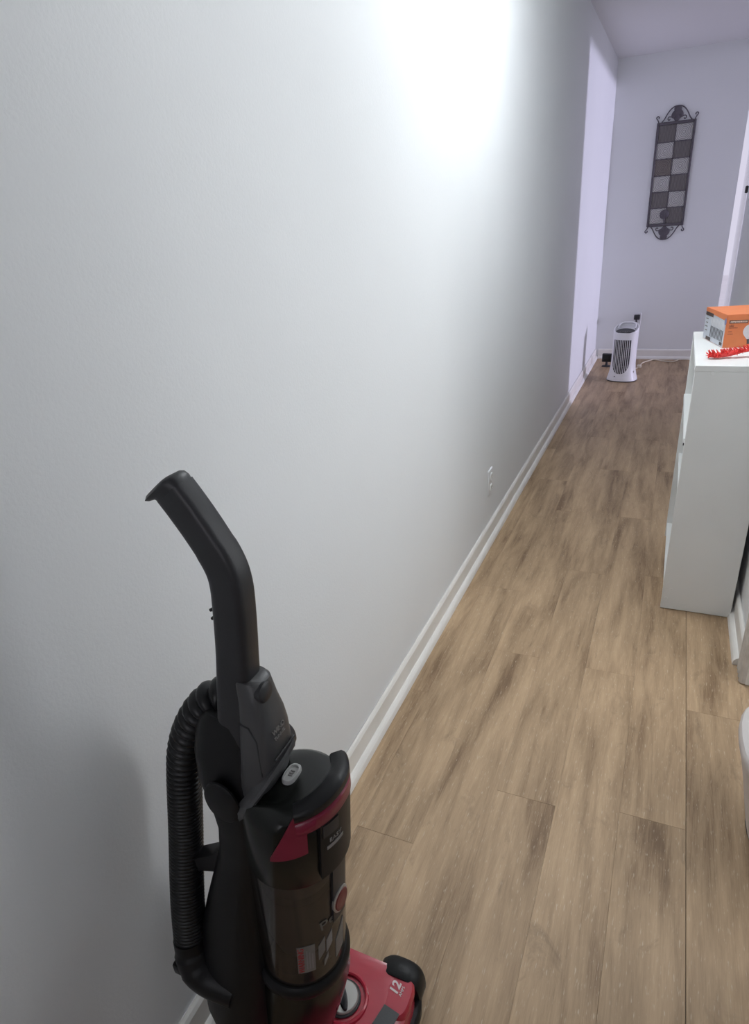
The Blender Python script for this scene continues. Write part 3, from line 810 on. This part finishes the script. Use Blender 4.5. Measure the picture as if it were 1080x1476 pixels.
# motor housing -----------------------------------------------------------
b = bmesh.new()
loft(b, [vring(-0.472, VY - 0.006, 0.035, 0.064, 0.088, 2.3), vring(-0.466, VY - 0.004, 0.08, 0.067, 0.088, 2.2), vring(-0.454, VY - 0.002, 0.14, 0.071, 0.082, 2.1), vring(-0.438, VY, 0.20, 0.073, 0.077, 2.0), vring(axx(0.27), VY, 0.27, 0.073, 0.075, 2.0), vring(axx(0.310), VY, 0.310, 0.069, 0.070, 2.0)])
mh = vobj('motor_housing', b, M_blackg)
# dark red trim stripe on the front of the motor housing
def cylpatch(bm, cxf, cy_, rf, a0, a1, z0, z1, th=0.002, na=10, nzs=4, zf0=None, zf1=None, mi=0):
    """curved plate on a leaning cylinder; angles in degrees from +X towards +Y"""
    out, inn = [], []
    for j in range(nzs + 1):
        ro, ri = [], []
        for i in range(na + 1):
            t = math.radians(a0 + (a1 - a0) * i / na)
            lo = zf0(i / na) if zf0 else z0; hi = zf1(i / na) if zf1 else z1
            z = lo + (hi - lo) * j / nzs
            r = rf(z)
            ro.append(bm.verts.new(V(cxf(z) + (r + th) * math.cos(t), cy_ + (r + th) * math.sin(t), z)))
            ri.append(bm.verts.new(V(cxf(z) + (r - 0.001) * math.cos(t), cy_ + (r - 0.001) * math.sin(t), z)))
        out.append(ro); inn.append(ri)
    for j in range(nzs):
        for i in range(na):
            bm.faces.new((out[j][i], out[j][i + 1], out[j + 1][i + 1], out[j + 1][i])).material_index = mi
            bm.faces.new((inn[j][i], inn[j + 1][i], inn[j + 1][i + 1], inn[j][i + 1])).material_index = mi
    for j in range(nzs):
        bm.faces.new((out[j][0], out[j + 1][0], inn[j + 1][0], inn[j][0])); bm.faces.new((out[j][-1], inn[j][-1], inn[j + 1][-1], out[j + 1][-1]))
    for i in range(na):
        bm.faces.new((out[0][i], inn[0][i], inn[0][i + 1], out[0][i + 1])); bm.faces.new((out[-1][i], out[-1][i + 1], inn[-1][i + 1], inn[-1][i]))
b = bmesh.new()
rmh = lambda z: 0.0765
cylpatch(b, lambda z: -0.438 + 0.12 * (z - 0.20), VY, lambda z: 0.0735, -10, 4, 0.19, 0.295, 0.001, zf0=lambda t: 0.20 + 0.02 * t)
vobj('trim_stripe', b, M_redd, mh)
b = bmesh.new()
loft(b, [vring(axx(0.303), VY, 0.303, 0.0715, 0.0725, 2.0), vring(axx(0.308), VY, 0.308, 0.0735, 0.0745, 2.0), vring(axx(0.322), VY, 0.322, 0.073, 0.074, 2.0), vring(axx(0.328), VY, 0.328, 0.068, 0.069, 2.0)])
vobj('cup_seat', b, M_black)

# dirt cup ------------------------------------------------------------------
rc = lambda z: 0.0665 + 0.012 * (z - 0.33)
b = bmesh.new()
loft(b, [vring(axx(z), VY, z, rc(z), rc(z), 2, 48) for z in (0.328, 0.38, 0.44, 0.50, 0.565)], False, False)
cup = vobj('dirt_cup', b, M_cup)
b = bmesh.new()
loft(b, [vring(axx(0.329), VY, 0.329, 0.0625, 0.0625, 2, 36), vring(axx(0.355), VY, 0.352, 0.0625, 0.0625, 2, 36, 0.1), vring(axx(0.36), VY, 0.362, 0.045, 0.045, 2, 36, 0.15)]); vobj('collected_dust', b, M_dust, cup)
b = bmesh.new()
loft(b, [vring(axx(0.355), VY, 0.355, 0.040, 0.040, 2, 32), vring(axx(0.41), VY, 0.41, 0.055, 0.055, 2, 32), vring(axx(0.505), VY, 0.505, 0.056, 0.056, 2, 32), vring(axx(0.51), VY, 0.51, 0.049, 0.049, 2, 32), vring(axx(0.565), VY, 0.565, 0.048, 0.048, 2, 32)])
vobj('filter_shroud', b, M_grey, cup)
b = bmesh.new()
cylpatch(b, axx, VY, rc, -66, -44, 0.366, 0.430, 0.0008); lb = vobj('paper_label', b, M_label, cup)
def wrapc(a0, z0, rot):
    def f(p):
        x, y = p.x * math.cos(rot) - p.y * math.sin(rot), p.x * math.sin(rot) + p.y * math.cos(rot)
        z = z0 + y; r = rc(z) + 0.0012 + p.z
        t = math.radians(a0) + x / rc(z)
        return V(axx(z) + r * math.cos(t), VY + r * math.sin(t), z)
    return f
text_mesh('printed_word', 'WARNING', 0.0125, M_redprint, None, lb, 0.0003, wrap=wrapc(-61, 0.398, PI / 2))
for k in range(3):
    b = bmesh.new(); cylpatch(b, axx, VY, lambda z: rc(z) + 0.0006, -55 + k * 3.4, -53.4 + k * 3.4, 0.374, 0.420 - 0.005 * k, 0.0006); vobj('printed_line', b, M_printg, lb)
# diagonal stickers around the front foot of the cup
for k, (a, z, w, h) in enumerate(((-35, 0.385, 9, 0.034), (-24, 0.392, 9, 0.030), (-29, 0.362, 6, 0.014))):
    b = bmesh.new(); cylpatch(b, axx, VY, rc, a - w / 2, a + w / 2, z, z + h, 0.0008, zf0=lambda t, z=z: z + 0.016 * t, zf1=lambda t, z=z, h=h: z + h + 0.016 * t); vobj('care_sticker', b, (M_label, M_printg, M_label)[k], cup)
text_mesh('printed_word', 'Pet', 0.028, mat('dim_print', (0.13, 0.12, 0.11), 0.5, vary=(50, 0.05)), None, cup, 0.0004, wrap=wrapc(-22, 0.464, 0.15))
b = bmesh.new(); cylpatch(b, axx, VY, rc, -13, 3, 0.35, 0.41, 0.001, zf0=lambda t: 0.356 + 0.01 * t, zf1=lambda t: 0.400 + 0.032 * t); vobj('pale_sticker', b, M_label, cup)
# front rib with round badge
b = bmesh.new()
cylpatch(b, axx, VY, rc, -19, 4, 0.455, 0.570, 0.004); rib = vobj('front_rib', b, M_char, cup)
def badge(name, r_out, th, m):
    b = bmesh.new()
    n = 28
    def P(k, s, d):
        t = 2 * PI * k / n; z = 0.492 + r_out * 1.12 * s * math.sin(t); a = math.radians(-7) + (r_out * 0.72 * s * math.cos(t)) / rc(z)
        r = rc(z) + 0.004 + d
        return V(axx(z) + r * math.cos(a), VY + r * math.sin(a), z)
    loft(b, [[P(k, 1, -0.002) for k in range(n)], [P(k, 1, th) for k in range(n)], [P(k, .93, th + 0.0008) for k in range(n)]])
    return vobj(name, b, m, rib)
badge('badge_ring', 0.022, 0.0015, M_silver); badge('badge_face', 0.0180, 0.0032, mat('badge_maroon', (0.16, 0.035, 0.03), 0.5, vary=(60, 0.2)))

# cup lid -------------------------------------------------------------------
rl = lambda z: 0.0705
b = bmesh.new()
loft(b, [vring(axx(0.562), VY, 0.562, 0.0690, 0.0690, 2, 48), vring(axx(0.566), VY, 0.566, 0.0705, 0.0705, 2, 48), vring(axx(0.62), VY, 0.62, 0.0705, 0.0705, 2, 48), vring(axx(0.668), VY, 0.668, 0.0700, 0.0700, 2, 48, 0.05),
         vring(axx(0.682), VY, 0.681, 0.0655, 0.0655, 2, 48, 0.05), vring(axx(0.686), VY, 0.686, 0.058, 0.058, 2, 48, 0.03), vring(axx(0.69), VY, 0.688, 0.040, 0.040, 2, 48, 0.0), vring(axx(0.69), VY, 0.690, 0.012, 0.012, 2, 48, 0.0)])
lid = vobj('cup_lid', b, M_blackg)
# maroon side panel
b = bmesh.new()
cylpatch(b, axx, VY, rl, -86, -46, 0.60, 0.69, 0.0015, 16, 5, zf0=lambda t: 0.620 + 0.012 * t, zf1=lambda t: 0.626 + 0.074 * min(1.0, t * 1.5))
vobj('side_panel', b, M_redd, lid)
# front latch box with printed words
b = bmesh.new()
cylpatch(b, axx, VY, rl, -34, 22, 0.575, 0.685, 0.006, 10, 6, zf1=lambda t: 0.675 + 0.02 * t); lt = vobj('release_latch', b, M_black, lid)
def wrapl(a0, z0, rot):
    def f(p):
        x, y = p.x * math.cos(rot) - p.y * math.sin(rot), p.x * math.sin(rot) + p.y * math.cos(rot)
        z = z0 + y; r = 0.0705 + 0.0065 + p.z; t = math.radians(a0) + x / 0.077
        return V(axx(z) + r * math.cos(t), VY + r * math.sin(t), z)
    return f
text_mesh('printed_word', 'EASY', 0.010, M_printg, None, lt, 0.0004, wrap=wrapl(-16, 0.640, 0.0))
b = bmesh.new(); cylpatch(b, axx, VY, lambda z: 0.0765, -27, -5, 0.626, 0.632, 0.0008); vobj('printed_bar', b, M_printg, lt)
b = bmesh.new(); cylpatch(b, axx, VY, lambda z: 0.0765, -31, -12, 0.652, 0.674, 0.0012); vobj('latch_recess', b, M_char, lt)
# oval release button on the top
b = bmesh.new()
bt = lambda k, h: [V(-0.391 + u * k, 0.512 + v * k, 0.6885 + h) for u, v in supere(28, 0.0095, 0.0175, 2.6)]
loft(b, [bt(1.0, -0.004), bt(1.0, 0.005), bt(0.9, 0.0075), bt(0.74, 0.0075), bt(0.72, 0.005)]); bo = vobj('release_button', b, mat('button_grey', (0.42, 0.42, 0.41), 0.4, vary=(60, 0.04)), lid)
b = bmesh.new()
for k in (-1, 0, 1): box(b, *(lambda p: (p.x - 0.003, p.x + 0.003, p.y - 0.0008, p.y + 0.0008, p.z, p.z + 0.0012))(V(-0.391, 0.512 + k * 0.004, 0.6935)))
vobj('button_marks', b, M_printg, bo)
# carrying handle: bar bowed round the front of the lid, black above, maroon below
def arcbar(r_in, r_out, z_lo, z_hi, m, name, a0=-58, a1=44, parent=None):
    b = bmesh.new(); rings = []
    n = 28
    for i in range(n + 1):
        q = i / n; deg = a0 + (a1 - a0) * q; a = math.radians(deg)
        zc = 0.706 - 0.012 * max(0, -deg / 58) ** 1.5 - 0.006 * max(0, deg / 44)
        ease = 0.86 + 0.14 * math.sin(PI * q) ** 0.6
        def P(r, z):
            r = 0.050 + (r - 0.050) * ease
            return V(axx(0.70) + r * math.cos(a), VY + r * math.sin(a), zc + z)
        rings.append([P(r_in, z_lo), P(r_out - 0.003, z_lo), P(r_out, z_lo + 0.003), P(r_out, z_hi - 0.004), P(r_out - 0.005, z_hi), P(r_in + 0.003, z_hi), P(r_in, z_hi - 0.003)])
    loft(b, rings); return vobj(name, b, m, parent or vac, angle=50)
ch = arcbar(0.053, 0.0775, -0.002, 0.015, M_black, 'carry_handle')
arcbar(0.060, 0.077, -0.026, -0.0025, M_redd, 'handle_underside', parent=ch)

# rear column ---------------------------------------------------------------
b = bmesh.new()
def colr(xl, xr, yn, yf, z, e=2.8, tilt=0.0): return vring((xl + xr) / 2, (yn + yf) / 2, z, (xr - xl) / 2, (yf - yn) / 2, e, 36, tilt)
loft(b, [colr(-0.545, -0.450, 0.415, 0.590, 0.04), colr(-0.565, -0.450, 0.402, 0.585, 0.12), colr(-0.578, -0.450, 0.400, 0.575, 0.22), colr(-0.580, -0.450, 0.414, 0.570, 0.30), colr(-0.575, -0.450, 0.432, 0.565, 0.37),
         colr(-0.556, -0.448, 0.442, 0.560, 0.43), colr(-0.536, -0.446, 0.448, 0.558, 0.485), colr(-0.528, -0.440, 0.452, 0.556, 0.51), colr(-0.514, -0.436, 0.456, 0.556, 0.55), colr(-0.505, -0.430, 0.456, 0.556, 0.60), colr(-0.510, -0.425, 0.457, 0.556, 0.635), colr(-0.526, -0.420, 0.460, 0.556, 0.68), colr(-0.530, -0.425, 0.470, 0.552, 0.72), colr(-0.524, -0.430, 0.478, 0.546, 0.752), colr(-0.512, -0.435, 0.482, 0.540, 0.775), colr(-0.500, -0.440, 0.486, 0.534, 0.785)])
vobj('rear_column', b, M_black)
b = bmesh.new()
loft(b, [[V(-0.466 + u * k, 0.4555 - d, 0.672 + v * k) for u, v in supere(28, 0.027, 0.034, 2)] for k, d in ((1, 0.0), (1, 0.003), (0.9, 0.005))]); vobj('round_cover', b, M_black)

# cowl with tool holder, fixed to the front of the handle root ------------------
def skew(cx_, cz, a, b_, e, tx, n=32):
    """ring across a handle that runs along direction tx (in XZ)"""
    d = Vector((tx[0], 0, tx[1])).normalized(); w = Vector((d.z, 0, -d.x))
    return [V(cx_, VY, cz) + w * u + Vector((0, v, 0)) for u, v in supere(n, a, b_, e)]
b = bmesh.new()
loft(b, [skew(-0.434, 0.668, 0.030, 0.040, 3, (-0.5, 1)), skew(-0.426, 0.700, 0.030, 0.038, 3.4, (-0.45, 1)), skew(-0.419, 0.735, 0.028, 0.034, 3.6, (-0.3, 1)), skew(-0.416, 0.775, 0.025, 0.030, 3.6, (-0.1, 1)), skew(-0.415, 0.800, 0.023, 0.027, 3.2, (0.05, 1)), skew(-0.417, 0.822, 0.020, 0.024, 3, (0.05, 1)), skew(-0.420, 0.850, 0.019, 0.021, 2.8, (0.05, 1)), skew(-0.423, 0.854, 0.017, 0.019, 2.8, (0.05, 1))])
cw = vobj('handle_cowl', b, M_grey)
b = bmesh.new()
loft(b, [[V(-0.404 + dx_ - 0.05 * v * k, VY - 0.006 + u * k, 0.838 + v * k) for u, v in supere(20, 0.014, 0.013, 2.2)] for k, dx_ in ((1, -0.006), (1, 0.005), (0.8, 0.007))]); vobj('cowl_cap', b, M_char, cw)
b = bmesh.new()
cyl(b, V(-0.414, VY + 0.014, 0.735), (0.1, 1, 0), 0.023, 0.020, 0.024, 28, 0.004); vobj('cord_hook', b, M_char)
b = bmesh.new()
tube(b, [V(-0.432, 0.4785, 0.795), V(-0.418, 0.4770, 0.793), V(-0.408, 0.4755, 0.775), V(-0.406, 0.4715, 0.722)], 0.0014, 6)
tube(b, [V(-0.3895, 0.482, 0.745), V(-0.3895, 0.53, 0.745)], 0.0012, 6); vobj('panel_seam', b, M_blackm, cw)
cwM = Matrix(((0.0, -0.12, 0.993, 0), (1, 0, 0, 0), (0, 0.993, 0.12, 0), (0, 0, 0, 1)))
text_mesh('printed_word', 'WIND', 0.0095, M_printg, Matrix.Translation(V(-0.3908, VY - 0.004, 0.782)) @ cwM, cw, 0.0006)
text_mesh('printed_word', 'TUNNEL', 0.0062, M_printg, Matrix.Translation(V(-0.3903, VY - 0.004, 0.772)) @ cwM, cw, 0.0006)
# bright rim where cowl and body meet
b = bmesh.new()
rim = [(-0.394, 0.530, 0.736), (-0.395, 0.505, 0.730), (-0.401, 0.480, 0.718), (-0.415, 0.464, 0.696), (-0.434, 0.456, 0.670), (-0.446, 0.455, 0.657)]
P = catmull(rim, 5)
loft(b, [[V(*p) + Vector(q) for q in ((0.006, -0.005, 0.007), (0.008, -0.006, 0.002), (0.006, -0.005, -0.005), (-0.006, 0.004, -0.006), (-0.006, 0.004, 0.008))] for p in P]); vobj('body_rim', b, M_grey)

# handle ----------------------------------------------------------------------
hp = [(-0.474, 0.655), (-0.465, 0.700), (-0.455, 0.760), (-0.444, 0.830), (-0.435, 0.890), (-0.428, 0.945), (-0.425, 0.985), (-0.430, 1.012), (-0.446, 1.044), (-0.463, 1.072), (-0.478, 1.094)]
C = catmull([(x, 0, z) for x, z in hp], 5)
b = bmesh.new(); rings = []
for i, p in enumerate(C):
    d = (C[min(i + 1, len(C) - 1)] - C[max(i - 1, 0)]).normalized(); w = Vector((d.z, 0, -d.x))
    s = i / (len(C) - 1)
    a_ = 0.0265 - 0.0045 * min(1, s * 1.6) - (0.001 if s > 0.75 else 0); b2 = 0.0175 + 0.010 * max(0, 1 - s * 2.6)
    rings.append([V(p.x, VY, p.z) + w * u + Vector((0, v, 0)) for u, v in supere(32, a_, b2, 4.6)])
loft(b, rings); hd = vobj('handle', b, M_char)
# flared grip end
b = bmesh.new()
e0 = Vector((-0.478, 0, 1.094)); dd = Vector((-0.60, 0, 0.80)); ww = Vector((dd.z, 0, -dd.x))
def gr(a_, b2, off, sh): return [V(e0.x, VY, e0.z) + dd * off + ww * (u + sh) + Vector((0, v, 0)) for u, v in supere(24, a_, b2, 3.2)]
loft(b, [gr(0.0205, 0.0178, -0.002, 0), gr(0.022, 0.019, 0.004, -0.001), gr(0.026, 0.020, 0.007, -0.006), gr(0.028, 0.020, 0.010, -0.009), gr(0.024, 0.017, 0.013, -0.009), gr(0.012, 0.009, 0.015, -0.006)])
vobj('grip_end', b, M_char, hd)
b = bmesh.new()
for k in (0, 1):
    tube(b, [V(-0.440, VY, 0.936 + k * 0.008), V(-0.454, VY - 0.004, 0.935 + k * 0.011), V(-0.459, VY - 0.006, 0.932 + k * 0.012)], [0.003, 0.003, 0.002], 8)
vobj('cord_clip', b, M_black, hd)

# hose ------------------------------------------------------------------------
hpts = [(-0.455, 0.530, 0.772), (-0.488, 0.524, 0.790), (-0.516, 0.516, 0.772), (-0.546, 0.512, 0.730), (-0.570, 0.512, 0.680), (-0.583, 0.510, 0.630), (-0.586, 0.500, 0.580), (-0.587, 0.487, 0.526), (-0.587, 0.470, 0.466), (-0.586, 0.453, 0.405), (-0.584, 0.440, 0.350), (-0.582, 0.435, 0.325)]
K = catmull(hpts, 60)
# resample evenly, rings stretched wider on the upper bend
S = [0.0]
for p, q in zip(K, K[1:]): S.append(S[-1] + (q - p).length)
out, rad = [], []
ph = 0.0; i = 0; s = 0.0
while s < S[-1]:
    while S[i + 1] < s: i += 1
    t = (s - S[i]) / max(1e-9, S[i + 1] - S[i])
    out.append(K[i].lerp(K[i + 1], t)); 
    k_ = min(1, max(0, (s - 0.16) / 0.12)); pitch = 0.0165 - 0.0105 * k_
    amp = 0.0072 - 0.0058 * k_
    rad.append(0.0262 - amp + amp * abs(math.sin(ph / 2)) ** 0.8)
    step = pitch / 10; ph += 2 * PI / 10; s += step
b = bmesh.new(); tube(b, [p - O for p in out], rad, 18)
vobj('hose', b, M_hose, angle=50)
b = bmesh.new()
tube(b, [V(*p) for p in catmull([(-0.583, 0.437, 0.350), (-0.580, 0.432, 0.325), (-0.570, 0.427, 0.302), (-0.548, 0.428, 0.283), (-0.505, 0.434, 0.272)], 5)], [0.0255] * 5 + [0.028] * 5 + [0.030] * 11, 20)
box(b, *(lambda p: (p.x - 0.012, p.x + 0.012, p.y - 0.010, p.y + 0.010, p.z - 0.012, p.z + 0.012))(V(-0.592, 0.415, 0.302)), 0.005, 2)
vobj('hose_cuff', b, M_black)
# bracket that holds the hose off the column
b = bmesh.new()
prism(b, [(-0.480, 0.560), (-0.500, 0.553), (-0.530, 0.522), (-0.575, 0.492), (-0.578, 0.462), (-0.555, 0.478), (-0.530, 0.488), (-0.480, 0.500)], -O + Vector((0, 0.468, 0)), (1, 0, 0), (0, 0, 1), (0, 1, 0), 0.026)
vobj('hose_bracket', b, M_black)
# rear wheels on short arms
for yc in (0.40, 0.60):
    b = bmesh.new(); cyl(b, V(-0.555, yc - 0.011, 0.042), (0, 1, 0), 0.042, 0.042, 0.022, 28, 0.004); vobj('rear_wheel', b, M_black)
b = bmesh.new(); tube(b, [V(-0.555, 0.39, 0.042), V(-0.555, 0.61, 0.042)], 0.008, 8); vobj('axle', b, M_blackm)
